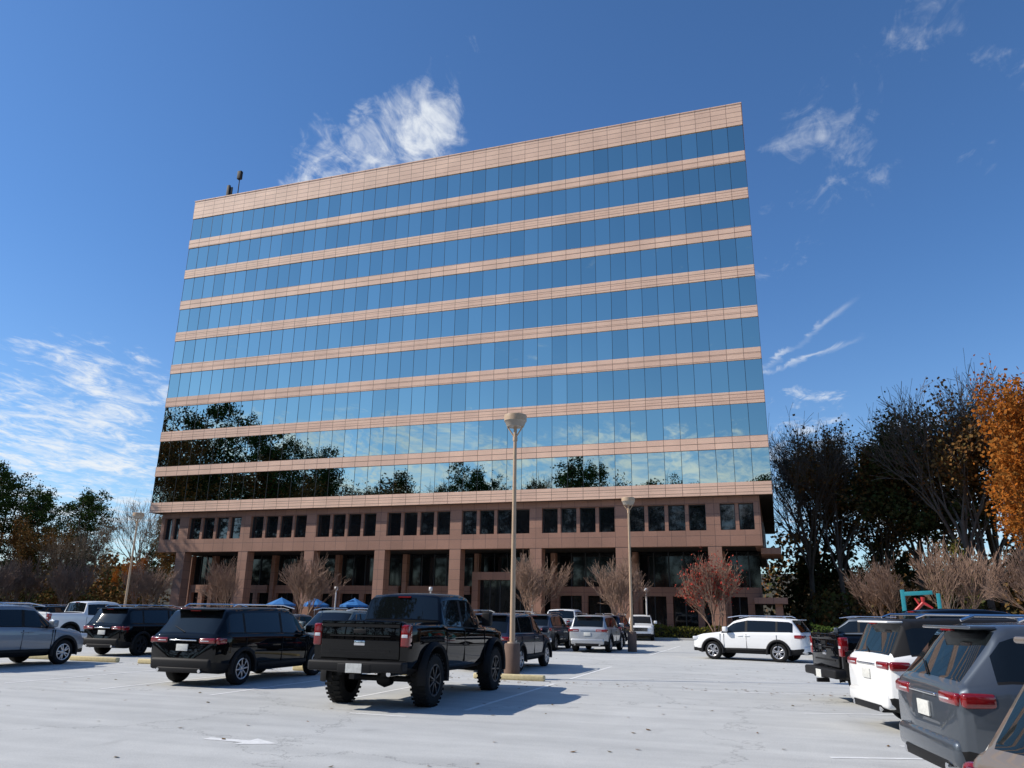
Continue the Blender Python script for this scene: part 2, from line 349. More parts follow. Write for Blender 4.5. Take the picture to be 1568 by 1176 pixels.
def build_body(p):
    L,W,H=p['L'],p['W'],p['H']; hl=L/2; w0=W/2
    belt=p['belt']; top=p['top']; gc=p['gc']; wpoly=p['w']
    wins_=p['wins']; ws=p['ws']; rg=p['rg']
    xs=set([x for x,_ in top]+[x for x,_ in wpoly]+[x for x,_ in belt])
    for a,b in wins_: xs|={a,b}
    xs=sorted(xs); out=[]
    for x in xs:
        if not out or x-out[-1]>.012: out.append(x)
    ext=[]
    for a,b in zip(out,out[1:]):
        n=max(1,int((b-a)/.3)); 
        for i in range(n): ext.append(lerp(a,b,i/n))
    ext.append(out[-1]); xs=ext
    rings=[]
    for x in xs:
        tp=pl(top,x); bl=min(pl(belt,x),tp-.04); w=w0*pl(wpoly,x)
        zb=gc+pl(p['bot'],x)
        k=max(0,min(1,(tp-bl)/.35)); hf=max(0,min(1,(tp-bl)/(H-bl+.001)))
        wr=w*(.90-.13*hf) if tp-bl>.15 else w*lerp(.86,.885,k)
        p7=(.928*w,bl+.025*k); p9=(wr,tp-.055*k-.008)
        p8=(lerp(p7[0],p9[0],.88)+.012*k,lerp(p7[1],p9[1],.88))
        h=bl-zb
        half=[(0,zb),(.80*w,zb),(.945*w,zb+.09),(.985*w,zb+.26*h),(1.0*w,zb+.62*h),(.99*w,zb+.86*h),(.975*w,bl-.03),(.945*w,bl),p7,p8,p9,(.93*wr,tp-.018*k-.002),(.5*wr,tp+.006),(0,tp+.012)]
        rings.append(half)
    nh=len(rings[0]); V=[];F=[];Mi=[]
    def ring_full(h): return [(-y,z) for y,z in h]+[(y,z) for y,z in reversed(h[1:-1])]
    n=2*nh-2
    for x,h in zip(xs,rings):
        for y,z in ring_full(h): V.append((x,y,z))
    clad=p.get('clad',True)
    for i in range(len(xs)-1):
        xm=(xs[i]+xs[i+1])/2
        for j in range(n):
            j2=(j+1)%n; F.append((i*n+j,i*n+j2,(i+1)*n+j2,(i+1)*n+j))
            r=j if j<nh-1 else (2*nh-3-j)
            mt=0
            if r<=1: mt=2
            elif r==2 and clad: mt=2
            inw=any(a-.001<xm<b+.001 for a,b in wins_)
            if r==8:
                if inw: mt=1
                elif wins_[0][0]-.001<xm<wins_[-1][1]+.001: mt=2
            if r==7 and wins_[0][0]<xm<wins_[-1][1]: mt=2
            if r in(11,12):
                if ws[0]<xm<ws[1] or rg[0]<xm<rg[1]: mt=1
            if r in (8,9,10,11,12) and p.get('blackroof') and pl(top,xm)>H-.45 and mt==0: mt=2
            Mi.append(mt)
    F.append(tuple(reversed(range(n)))); Mi.append(0); 
    o=(len(xs)-1)*n; F.append(tuple(o+i for i in range(n))); Mi.append(0)
    me=bpy.data.meshes.new('body'); me.from_pydata(V,[],F)
    for q in (M['black'],M['glass'],M['black']): me.materials.append(q)
    me.polygons.foreach_set('material_index',Mi); me.polygons.foreach_set('use_smooth',[True]*len(F)); me.update()
    bm=bmesh.new(); bm.from_mesh(me); bmesh.ops.remove_doubles(bm,verts=bm.verts,dist=.0005); bmesh.ops.recalc_face_normals(bm,faces=bm.faces); bm.to_mesh(me); bm.free()
    ob=bpy.data.objects.new('tmp',me); coll.objects.link(ob)
    c=MB(); r=p['wr']+p.get('archgap',.06)
    for ax in p['axles']:
        for sgn in(-1,1):
            c.lathe([(0,sgn*(w0-.36)),(r,sgn*(w0-.36)),(r,sgn*(w0+.3)),(0,sgn*(w0+.3))],32,2,Matrix.Translation((ax,0,p['wr']+p.get('archup',0))),axis='y')
    if 'bed' in p:
        a,b_,dz=p['bed']; c.box(a,b_,-w0+.13,w0-.13,dz,H+.5,2)
    cm=c.mesh('cut',[M['black'],M['glass'],M['black']])
    bm=bmesh.new(); bm.from_mesh(cm); bmesh.ops.remove_doubles(bm,verts=bm.verts,dist=.0005); bmesh.ops.recalc_face_normals(bm,faces=bm.faces); bm.to_mesh(cm); bm.free()
    cu=bpy.data.objects.new('cut',cm); coll.objects.link(cu)
    md=ob.modifiers.new('b','BOOLEAN'); md.operation='DIFFERENCE'; md.object=cu; md.solver='EXACT'
    try: md.material_mode='INDEX'
    except Exception: pass
    dg=bpy.context.evaluated_depsgraph_get(); res=bpy.data.meshes.new_from_object(ob.evaluated_get(dg))
    bpy.data.objects.remove(ob); bpy.data.objects.remove(cu)
    res.set_sharp_from_angle(angle=R(38))
    return res
def spec_suv(L=4.7,W=1.9,H=1.72,belt=1.10,hood=1.08,slope=.42,blackroof=False):
    hl=L/2; s=dict(L=L,W=W,H=H,gc=.27,wr=.36)
    s['top']=[(-hl,belt-.12),(-hl+.05,belt-.0),(-hl+.10,belt+.03),(-hl+slope,H-.09),(-hl+slope+.12,H-.045),(-hl+slope+.9,H-.01),(-.1,H),(.35,H-.03),(hl-1.95,H-.10),(hl-1.28,hood+.03),(hl-1.15,hood),(hl-.45,hood-.08),(hl-.14,hood-.17),(hl-.02,hood-.32),(hl,hood-.42)]
    s['belt']=[(-hl,belt-.02),(-hl+.5,belt+.03),(0,belt),(hl-1.3,belt-.06),(hl,hood-.25)]
    s['w']=[(-hl,.84),(-hl+.03,.90),(-hl+.12,.95),(-hl+.45,.99),(-.4,1),(.5,1),(hl-.7,.985),(hl-.3,.93),(hl-.10,.84),(hl,.72)]
    s['bot']=[(-hl,.10),(-hl+.25,.0),(hl-.3,0),(hl,.08)]
    s['wins']=[(-hl+.38,-hl+.98),(-hl+1.06,-.10),(-.0,1.0),(1.04,hl-1.32)]
    s['ws']=(hl-1.95,hl-1.28); s['rg']=(-hl+.10,-hl+slope)
    s['axles']=(-L*.5+.98,L*.5-.92); s['tail']=belt-.08; s['blackroof']=blackroof; s['hood']=hood; s['beltz']=belt; s['slope']=slope
    return s
def spec_sedan(L=4.7,W=1.83,H=1.45):
    hl=L/2; belt=.93; hood=.88; s=dict(L=L,W=W,H=H,gc=.2,wr=.33)
    s['top']=[(-hl,.78),(-hl+.05,.96),(-hl+.15,1.0),(-hl+.6,1.02),(-hl+1.35,H-.08),(-hl+1.6,H-.03),(0,H),(.3,H-.02),(.55,H-.08),(hl-1.25,hood+.04),(hl-1.1,hood+.01),(hl-.4,hood-.10),(hl-.12,hood-.2),(hl,hood-.36)]
    s['belt']=[(-hl,belt-.03),(-hl+.7,belt+.03),(hl-1.3,belt-.04),(hl,hood-.25)]
    s['w']=[(-hl,.80),(-hl+.05,.88),(-hl+.25,.95),(-hl+.7,.99),(0,1),(hl-.7,.98),(hl-.3,.92),(hl-.1,.83),(hl,.7)]
    s['bot']=[(-hl,.12),(-hl+.3,0),(hl-.3,0),(hl,.06)]
    s['wins']=[(-hl+.95,-.22),(-.12,.85),(.9,hl-1.4)]
    s['ws']=(.55,hl-1.25); s['rg']=(-hl+.6,-hl+1.35); s['axles']=(-hl+1.0,hl-.93); s['tail']=.86; s['clad']=False; s['hood']=hood; s['beltz']=belt;s['slope']=1.3
    return s
def spec_pickup(L=5.9,W=2.03,H=1.95,lift=0.,wr=.40):
    hl=L/2; s=dict(L=L,W=W,H=H+lift,gc=.40+lift,wr=wr,archgap=.08,archup=.02+lift*.35)
    z=lambda v:v+lift
    s['top']=[(-hl,z(1.34)),(-hl+.02,z(1.40)),(-1.16,z(1.40)),(-1.13,z(1.42)),(-1.02,z(1.86)),(-.93,z(1.91)),(-.4,z(1.945)),(.2,z(1.95)),(.55,z(1.92)),(.70,z(1.87)),(hl-1.52,z(1.30)),(hl-1.40,z(1.27)),(hl-.5,z(1.23)),(hl-.14,z(1.18)),(hl-.03,z(1.05)),(hl,z(.9))]
    s['belt']=[(-hl,z(1.33)),(-1.2,z(1.33)),(-1.0,z(1.28)),(hl-1.5,z(1.20)),(hl,z(1.12))]
    s['w']=[(-hl,.955),(-hl+.04,.98),(-hl+.5,.99),(0,1),(hl-.6,.99),(hl-.25,.95),(hl-.08,.88),(hl,.80)]
    s['bot']=[(-hl,.12),(-hl+.5,.05),(0,0),(hl,.02)]
    s['wins']=[(-.98,-.12),(0.0,.92),(.98,hl-1.58)]
    s['ws']=(.70,hl-1.52); s['rg']=(-1.13,-1.02); s['axles']=(-hl+1.12,hl-.95); s['bed']=(-hl+.10,-1.25,z(.92)); s['clad']=False
    s['tail']=z(1.1); s['lift']=lift; s['hood']=z(1.25); s['beltz']=z(1.28);s['slope']=.1
    return s
cache={}
def vehicle(name,kind,spec,pm,loc,heading,dark_wheels=False,spokes=5,rails=True,trim=None):
    key=(kind,spec['L'],spec['H'],spec.get('blackroof'))
    if key not in cache: cache[key]=build_body(spec)
    me=cache[key].copy(); me.materials[0]=pm
    x,y=loc; e=empty(name,(x,y,0.006),heading)
    link('body',me,e)
    L,W,H=spec['L'],spec['W'],spec['H']; hl=L/2; w0=W/2; wr=spec['wr']
    ww=.24 if wr<.4 else .31
    wk=('w',wr,spokes,dark_wheels)
    if wk not in cache: cache[wk]=wheel_mesh(wr,ww,wr*(.66 if wr<.4 else .62),spokes,dark_wheels)
    for i,ax in enumerate(spec['axles']):
        for sg in(-1,1):
            out=.02 if wr<.42 else -.05
            o=link('wheel',cache[wk],e,(ax,sg*(w0-ww/2-out),wr),0)
            o.rotation_euler=(0,random.uniform(0,6),0 if sg<0 else math.pi)
    d=MB(); # 0 black 1 red 2 headlens 3 chrome 4 plate 5 paint 6 glass
    T=spec['tail']; bz=spec['beltz']; hood=spec['hood']
    pk=kind.startswith('pickup')
    for ax in spec['axles']:
        ra=wr+spec.get('archgap',.06); zc=wr+spec.get('archup',0)
        if kind!='sedan':
            n=18; ext=.035 if wr<.42 else .10
            for sg in(-1,1):
                vs=[];fs=[]
                for i in range(n+1):
                    t=R(-12)+R(204)*i/n
                    for rr,yy in((ra-.015,w0-.12),(ra-.01,w0+ext*.75),(ra+.035,w0+ext),(ra+.075,w0+ext*.3),(ra+.08,w0-.05)):
                        vs.append((ax+rr*math.cos(t),sg*yy,zc+rr*math.sin(t)))
                for i in range(n):
                    for k in range(4):
                        q=(i*5+k,i*5+k+1,(i+1)*5+k+1,(i+1)*5+k); fs.append(q if sg<0 else q[::-1])
                d.add(vs,fs,0,True)
    dl=[spec['wins'][i][1]+.04 for i in range(len(spec['wins'])-1)]
    seams=[a for a in dl]+[hl-1.42 if not pk else hl-1.62]
    if pk: seams=[-1.05,-.05,hl-1.62]
    for a in seams:
        for sg in(-1,1):
            yo=sg*(w0+.0015)
            d.box(a-.006,a+.006,min(yo,yo-sg*.03),max(yo,yo-sg*.03),spec['gc']+.18,bz-.08,0)
    hs=(seams[-1]-.98,seams[-2]-.85 if len(seams)>1 else -1)
    for a in hs:
        for sg in(-1,1): d.box(a-.10,a+.10,sg*w0-.02,sg*w0+.02,bz-.16,bz-.13,5,.01)
    for sg in(-1,1):
        mx=spec['wins'][-1][1]-.22
        d.box(mx-.09,mx+.09,sg*(w0+.10)-.11,sg*(w0+.10)+.11,bz+.0,bz+(.20 if not pk else .3),5 if not pk else 0,.04)
        d.box(mx-.03,mx+.03,sg*(w0-.03)-.06,sg*(w0-.03)+.06,bz+.02,bz+.07,0,.01)
    fz=hood
    d.box(hl-.06,hl+.02,-w0*.52,w0*.52,fz-(.52 if pk else .46),fz-(.17 if pk else .22),0,.03)
    for k in range(4): d.box(hl+.015,hl+.03,-w0*.5,w0*.5,fz-.46+k*.06,fz-.445+k*.06,3)
    for sg in(-1,1):
        d.box(hl-.30,hl-.02,sg*w0*.70-.19,sg*w0*.70+.19,fz-.33,fz-.19,2,.04)
        d.box(hl-.2,hl-.005,sg*w0*.62-.12,sg*w0*.62+.12,.42,.52,0,.03)
    d.box(hl-.16,hl+.01,-w0*.74,w0*.74,spec['gc']+.04,spec['gc']+.22,0,.04)
    if pk:
        lf=spec['lift']; z0=.72+lf; z1=1.37+lf
        d.box(-hl-.035,-hl+.03,-w0*.80,w0*.80,z0,z1,5,.02)
        d.box(-hl-.05,-hl-.02,-w0*.80,w0*.80,z1-.09,z1+.03,5,.015)
        d.box(-hl-.046,-hl-.03,-w0*.62,w0*.62,z0+.13,z0+.16,0); d.box(-hl-.046,-hl-.03,-w0*.62,w0*.62,z0+.40,z0+.42,0)
        d.box(-hl-.052,-hl-.03,-.13,.13,z1-.20,z1-.12,0,.01)
        d.box(-hl-.05,-hl-.03,-.11,.11,z0+.24,z0+.33,3,.04)
        for sg in(-1,1):
            d.box(-hl-.03,-hl+.14,sg*(w0*.895)-.085,sg*(w0*.895)+.085,z1-.42,z1-.03,1,.03)
            d.box(-hl-.034,-hl+.05,sg*(w0*.895)-.06,sg*(w0*.895)+.06,z1-.26,z1-.20,2,.01)
        d.box(-hl-.20,-hl+.05,-w0*.96,w0*.96,.52+lf,.70+lf,0,.04); d.box(-hl-.205,-hl-.1,-.34,.34,.50+lf,.66+lf,0,.02)
        d.box(-hl-.212,-hl-.2,-.16,.16,.50+lf,.66+lf,4)
        d.box(-hl-.25,-hl,-.05,.05,.40+lf,.48+lf,0)
        for sg in(-1,1):
            d.box(-hl+.1,hl-.3,sg*.45-.05,sg*.45+.05,.46+lf*.8,.60+lf,0)
            d.tube((spec['axles'][0]-.15,sg*.62,wr),(spec['axles'][0]-.02,sg*.52,.9+lf),.03,.03,8,0)
        for ax in spec['axles']:
            d.tube((ax,-w0+.2,wr),(ax,w0-.2,wr),.055,.055,10,0)
        d.lathe([(0,-.2),(.12,-.14),(.17,0),(.12,.14),(0,.2)],14,0,Matrix.Translation((spec['axles'][0],0,wr)),axis='y')
        d.tube((-hl+.1,-.55,.55+lf*.5),(-hl+.9,-.55,.55+lf*.5),.045,.045,10,3)
        d.box(-1.05,-.98,-.14,.14,H-.085,H-.055,1)
    else:
        sl=spec['slope']
        if kind=='sedan':
            for sg in(-1,1): d.box(-hl-.012,-hl+.22,sg*w0*.70-.21,sg*w0*.70+.20,T-.08,T+.07,1,.03)
            d.box(-hl-.012,-hl+.05,-.25,.25,.66,.80,4,.01)
            d.box(-hl-.02,-hl+.06,-w0*.72,w0*.72,.30,.46,0,.03)
        else:
            for sg in(-1,1):
                d.box(-hl-.012,-hl+.10,sg*w0*.66-.22,sg*w0*.66+.22,T-.11,T+.01,1,.03)
                d.box(-hl+.03,-hl+.34,sg*(w0*.92)-.055,sg*(w0*.92)+.055,T-.12,T+.02,1,.035)
                d.box(-hl-.017,-hl+.02,sg*w0*.60-.12,sg*w0*.60+.12,T-.065,T-.045,2,.008)
                d.box(-hl-.02,-hl+.08,sg*w0*.66-.12,sg*w0*.66+.12,.50,.54,1,.01)
            d.box(-hl-.022,-hl+.03,-w0*.38,w0*.38,T-.06,T-.03,3,.01)
            d.box(-hl-.024,-hl+.0,-.16,.16,T-.28,T-.13,4,.004)
            d.box(-hl-.05,-hl+.2,-w0*.84,w0*.84,.36,.62,0 if trim is None else 5,.07)
            d.box(-hl-.055,-hl+.15,-w0*.62,w0*.62,.30,.42,0,.03)
            for sg in(-1,1): d.tube((-hl-.062,sg*.58,.35),(-hl+.2,sg*.58,.35),.04,.04,10,3)
            d.box(-hl+sl-.20,-hl+sl+.06,-w0*.66,w0*.66,H-.09,H-.055,5,.015)
            d.box(-hl+sl-.19,-hl+sl-.15,-.14,.14,H-.108,H-.088,1)
            d.tube((-hl+.085,.05,bz+.05),(-hl+.20,.45,bz+.18),.010,.007,6,0)
        if rails and kind!='sedan':
            for sg in(-1,1):
                yy=sg*w0*.70
                pts=[(-hl+sl+.25,H+.0),(-hl+sl+.4,H+.055),(.2,H+.06),(.75,H-.02)]
                for (a,za),(b,zb) in zip(pts,pts[1:]): d.tube((a,yy,za),(b,yy,zb),.018,.018,8,3 if trim!='dark' else 0)
        for sg in(-1,1): d.box(-hl+1.5,hl-1.5,sg*w0-.03,sg*w0+.012,spec['gc']+.12,spec['gc']+.20,0 if kind!='sedan' else 5,.02)
    d.obj('trim_and_lights',[M['black'],M['red'],M['white_l'],M['chrome'],M['plate'],pm,M['glass']],e,sharp=40)
    return e
PB=paint('paint_black',(.0025,.0025,.003),0,.75,.6,.0); PW=paint('paint_white',(.80,.80,.79)); PS=paint('paint_silver',(.42,.43,.44),.6)
PG=paint('paint_grey',(.085,.10,.12),.6); PBL=paint('paint_darkblue',(.012,.02,.045),.3); PR=paint('paint_red',(.4,.015,.015)); PGR=paint('paint_greygreen',(.14,.17,.17),.5)
PLG=paint('paint_lightgrey',(.22,.25,.29),.5); PT=paint('paint_taupe',(.20,.165,.14),.3)
UP=math.pi/2
random.seed(11)
vehicle('pickup_truck','pickupL',spec_pickup(5.7,2.0,1.93,.15,.47),PB,(-7.42,13.3+2.85),UP+R(1),True,8)
vehicle('suv','suvL',spec_suv(5.1,2.0,1.76,1.13,1.08,.48),PB,(-13.15,17.95),UP,False,8)
vehicle('suv','suvM',spec_suv(4.75,1.92,1.72),PLG,(-21.9,17.9),UP,False,5)
vehicle('suv','suvM',spec_suv(4.75,1.92,1.72),PB,(-23.3,25.4),UP,True,5)
vehicle('suv','suvM',spec_suv(4.75,1.92,1.72),PGR,(-15.3,26.0),-UP,False,5)
vehicle('suv','suvM',spec_suv(4.75,1.92,1.72),PBL,(-8.55,25.2),UP,False,5)
vehicle('sedan','sedan',spec_sedan(),PB,(-20.4,26.0),UP)
vehicle('pickup_truck','pickup',spec_pickup(),PW,(-33.5,32.5),UP-0.2,False,5)
vehicle('sedan','sedan',spec_sedan(),PG,(-12.0,26.0),UP)
sp3=spec_suv(4.6,1.86,1.68)
vehicle('suv','suvS',sp3,PS,(-8.5,38.8),UP,False,5,trim='body')
vehicle('suv','suvS',sp3,PG,(-11.2,39.0),UP)
vehicle('sedan','sedan',spec_sedan(),PG,(-26.0,38.8),-UP)
vehicle('sedan','sedan',spec_sedan(),PS,(-20.3,38.8),UP)
vehicle('suv','suvS',sp3,PB,(-29.0,38.8),-UP)
vehicle('suv','suvS',sp3,PR,(-37.5,45),UP)
vehicle('suv','suvS',sp3,PW,(-31.5,45),UP)
vehicle('suv','suvS',sp3,PB,(-43,39),UP)
vehicle('sedan','sedan',spec_sedan(),PW,(-40,39),UP)
vehicle('suv','suvS',sp3,PG,(-46,39),UP)
vehicle('pickup_truck','pickup',spec_pickup(),PW,(-12.0,46),UP)
vehicle('suv','suvS',sp3,PBL,(-9.2,46),UP)
vehicle('suv','suvS',sp3,PW,(-9.4,57.0),-UP+.15)
vehicle('suv','suvS',sp3,PW,(-1.15,35.0),R(162.5),False,5,trim='body')
vehicle('suv','suvM',spec_suv(4.75,1.92,1.72),PG,(3.4,38.8),R(163),False,5)
def rightcar(rx,ry,L,hcam=0): 
    x,y=cam2lot(rx+math.cos(R(hcam))*L/2,ry+math.sin(R(hcam))*L/2); return (x,y)
vehicle('pickup_truck','pickup',spec_pickup(),PB,rightcar(6.95,17.7,5.9,-3),R(18.7-3),True,5)
vehicle('suv','suvR',spec_suv(4.95,2.0,1.75,1.14,1.12,.36,blackroof=True),PW,rightcar(6.05,13.75,4.95,-4),R(18.7-4),True,5,trim='body')
vehicle('suv','suvA',spec_suv(5.05,1.99,1.73,1.12,1.10,.50),PG,rightcar(4.48,8.86,5.05,-8.3),R(18.7-8.3),False,5,trim='body')
vehicle('suv','suvM',spec_suv(4.75,1.92,1.72),PT,rightcar(2.33,3.45,4.75,0),R(18.7),False,5,trim='body')

# ------------------------------------------------------------ street lamps
def lamp(loc,h=7.4):
    e=empty('street_lamp',(loc[0],loc[1],.005))
    a=MB(); a.lathe([(.0,.92),(.19,.92),(.215,.89),(.22,.0)],28,0); a.lathe([(.0,.955),(.13,.955),(.14,.92)],20,1); a.obj('pedestal',[M['pedestal'],M['tan']],e,sharp=40)
    p=MB(); p.tube((0,0,.93),(0,0,h-.75),.075,.05,16); p.tube((0,0,h-.8),(0,0,h-.68),.07,.07,14)
    for sg in(-1,1): p.tube((0,0,h-.72),(sg*.24,0,h-.36),.022,.022,8); 
    p.tube((0,0,h-.72),(0,0,h-.38),.05,.05,10); p.obj('pole',[M['tan']],e,sharp=40)
    d=MB(); d.lathe([(0,h+.0),(.30,h-.0),(.335,h-.02),(.34,h-.06),(.335,h-.20)],28,0); d.lathe([(.335,h-.20),(.31,h-.22),(.25,h-.37),(0,h-.385)],28,1); d.obj('lamp_head',[M['tan'],M['taupe']],e,sharp=40)
lamp((-7.05,21.2)); lamp((-6.85,38.9)); lamp((-38.0,39.0),7.4)

# ------------------------------------------------------------ trees
def grow(mb,leafs,rng,start,d,L,r,depth,maxd,kids,spread,up,leafn,leafs_size,minr=0):
    nseg=3 if depth<3 else 2
    p=Vector(start); d=Vector(d).normalized(); pts=[(p.copy(),max(r,minr))]
    for i in range(nseg):
        d=(d+Vector((rng.gauss(0,.13),rng.gauss(0,.13),rng.gauss(0,.08)+up*.10))).normalized()
        p=p+d*(L/nseg); pts.append((p.copy(),max(minr,r*(1-.5*(i+1)/nseg))))
    n=7 if depth==0 else 5 if depth<3 else 3
    for (a,ra),(b,rb) in zip(pts,pts[1:]): mb.tube(a,b,ra,rb,n,0,False)
    if depth>=maxd-1 and leafn:
        for _ in range(leafn):
            q=pts[rng.randint(1,nseg)][0]+Vector((rng.gauss(0,1),rng.gauss(0,1),rng.gauss(0,1)))*(L*.45)
            leafs.append((q,leafs_size*rng.uniform(.6,1.3)))
    if depth<maxd:
        k=kids if depth>0 else kids+2
        for i in range(k):
            t=rng.uniform(.35,1) if i<k-1 else 1
            if depth==0: t=rng.uniform(.55,1) if i<k-1 else 1
            ix=min(nseg-1,int(t*nseg)); fr=t*nseg-ix
            q=pts[ix][0].lerp(pts[ix+1][0],min(1,fr)); rr=lerp(pts[ix][1],pts[ix+1][1],min(1,fr))
            az=rng.uniform(0,2*math.pi)
            side=d.orthogonal().normalized(); side.rotate(Matrix.Rotation(az,3,d))
            nd=(d+side*spread*rng.uniform(.6,1.3)+Vector((0,0,up*.25))).normalized()
            grow(mb,leafs,rng,q,nd,L*rng.uniform(.55,.82),rr*.66,depth+1,maxd,kids,spread,up,leafn,leafs_size,minr)
def leaf_quads(mb,leafs,rng,mat):
    for q,s in leafs:
        a=Vector((rng.gauss(0,1),rng.gauss(0,1),rng.gauss(0,1))).normalized(); b=a.orthogonal().normalized(); b.rotate(Matrix.Rotation(rng.uniform(0,6.28),3,a))
        c=a.cross(b)
        mb.add([q-b*s*.5-c*s*.35,q+b*s*.5-c*s*.3,q+b*s*.4+c*s*.4,q-b*s*.45+c*s*.35],[(0,1,2,3)],mat)
def tree_mesh(name,seed,h,maxd,kids,spread,up,leafn,ls,mats,trunk=.34,r=.3,stems=1,minr=0,width=None,keep=1.0):
    rng=random.Random(seed); mb=MB(); lf=[]
    if stems==1: grow(mb,lf,rng,(0,0,0),(0,0,1),h*trunk,r,0,maxd,kids,spread,up,leafn,ls,minr)
    else:
        for i in range(stems):
            a=2*math.pi*i/stems+rng.uniform(-.3,.3)
            grow(mb,lf,rng,(.12*math.cos(a),.12*math.sin(a),0),(.30*math.cos(a),.30*math.sin(a),1),h*trunk,r,0,maxd,kids,spread,up,leafn,ls,minr)
    lf=[l for l in lf if rng.random()<keep]
    zs=sorted(v[2] for v in mb.v); k=h/zs[int(len(zs)*.998)]; kx=k
    if width:
        rs=sorted(math.hypot(v[0],v[1]) for v in mb.v); kx=(width/2)/rs[int(len(rs)*.97)]
    mb.v=[(x*kx,y*kx,z*k) for x,y,z in mb.v]
    lf=[(Vector((q.x*kx,q.y*kx,q.z*k)),s) for q,s in lf]
    leaf_quads(mb,lf,rng,1)
    return mb.mesh(name,mats)
LO=leafmat('leaf_orange',(.44,.13,.02),(.28,.13,.035),.25); LB=leafmat('leaf_brown',(.22,.10,.035),(.09,.075,.03)); LR=leafmat('leaf_red',(.36,.04,.035),(.26,.08,.05))
LG=leafmat('pine_needles',(.022,.042,.014),(.045,.075,.022)); LH=leafmat('hedge_leaf',(.03,.06,.015),(.09,.12,.03)); LY=leafmat('leaf_yellowgreen',(.18,.16,.03),(.10,.11,.03),.2)
LD=leafmat('leaf_dark',(.04,.06,.02),(.09,.075,.03))
bare=[tree_mesh('bare_tree',s,18,5,4,.62,.35,0,.2,[M['bark'],LB],.30,.32,minr=.012,width=w_) for s,w_ in ((1,12),(2,13))]
brown=[tree_mesh('brown_tree',s,18,5,3,.65,.3,13,.21,[M['bark'],LB],.28,.34,minr=.012,width=12) for s in (3,4)]
orange=[tree_mesh('autumn_tree',s,16,5,3,.65,.3,15,.19,[M['bark'],LO],.28,.30,width=9.5) for s in (5,6)]
green=[tree_mesh('green_tree',s,16,5,3,.65,.3,16,.22,[M['bark'],LD],.26,.30,width=10) for s in (7,)]
yellow=[tree_mesh('yellow_tree',s,16,5,3,.7,.3,6,.22,[M['bark'],LY],.26,.26,width=11) for s in (8,)]
myrt=[tree_mesh('crape_myrtle',s,6,4,4,.42,.5,0,.1,[M['bark2'],LR],.34,.065,5,.012,4.9) for s in (21,22,23)]
myrtred=tree_mesh('crape_myrtle_red',25,6,4,4,.42,.5,2,.13,[M['bark2'],LR],.34,.065,5,.012,4.9,keep=.5)
def pine_mesh(seed,h=22):
    rng=random.Random(seed); mb=MB(); lf=[]
    top=Vector((rng.gauss(0,.5),rng.gauss(0,.5),h)); mb.tube((0,0,0),top*.5,.30,.2,8,0,False); mb.tube(top*.5,top,.2,.04,6,0,False)
    nb=75
    for i in range(nb):
        t=.36+.64*(i/nb)**.9; R_=h*.20*math.sin(math.pi*min(1,(1-t)/.62*.75+.14))*rng.uniform(.55,1.2)
        a=rng.uniform(0,6.28); p=top*t; q=p+Vector((math.cos(a)*R_,math.sin(a)*R_,R_*.25+rng.uniform(-.3,.6)))
        mb.tube(p,q,.06,.02,3,0,False)
        for c in range(4):
            cc=p.lerp(q,rng.uniform(.45,1.08))+Vector((rng.gauss(0,.35),rng.gauss(0,.35),rng.gauss(0,.25)))
            for _ in range(26):
                d=Vector((rng.gauss(0,1),rng.gauss(0,1),rng.gauss(0,.7))); lf.append((cc+d*.42,rng.uniform(.14,.32)))
    leaf_quads(mb,lf,rng,1); return mb.mesh('pine_tree',[M['bark'],LG])
pines=[pine_mesh(31),pine_mesh(32)]
rt=random.Random(77)
def tree(name,me,x,y,sc=1,sz=None):
    link(name,me,None,(x,y,0),rt.uniform(0,6.28),(sc,sc,sz or sc))
for i,(x,y,s) in enumerate([(-57,60.5,.95),(-47.6,60.5,1.0),(-39.4,60.5,1.04),(-18.4,60.5,1.02),(-11.5,60.5,1.0)]): tree('crape_myrtle',myrt[i%3],x,y,s)
tree('crape_myrtle',myrtred,-4.4,60.5,.98)
for i,(x,y,s) in enumerate([(-66,60,1),(-70,55,1),(-75,62,1.1),(11,58,1.1),(15,56,1.0),(7.5,66,1.0),(20,60,1.2)]): tree('crape_myrtle',myrt[i%3],x,y,s)
# right-hand trees
for me,x,y,s in [(bare[0],2.8,84,1.15),(brown[1],6.0,81,1.08),(bare[1],4.0,95,1.25),(brown[0],8.0,94,1.2),(brown[1],10.0,86,1.15),(bare[0],6.5,88,1.15)]: tree('bare_tree',me,x,y,s)
for me,x,y,s in [(green[0],12.6,82,1.28),(green[0],16.0,80,1.25),(green[0],10.5,90,1.2)]: tree('oak_tree',me,x,y,s)
tree('bare_tree',bare[0],15.2,73,1.22); tree('bare_tree',bare[1],18.5,80,1.35); tree('brown_tree',brown[0],16.2,72,1.12); tree('brown_tree',brown[1],20,76,1.2)
tree('autumn_tree',orange[0],18.7,63,1.17); tree('autumn_tree',orange[1],24,69,1.3); tree('autumn_tree',orange[1],17.6,65,.82); tree('autumn_tree',orange[0],20.5,66,1.25)
tree('yellow_tree',yellow[0],12,66,.45); tree('yellow_tree',yellow[0],20,58,.5); tree('yellow_tree',yellow[0],8,90,.6)
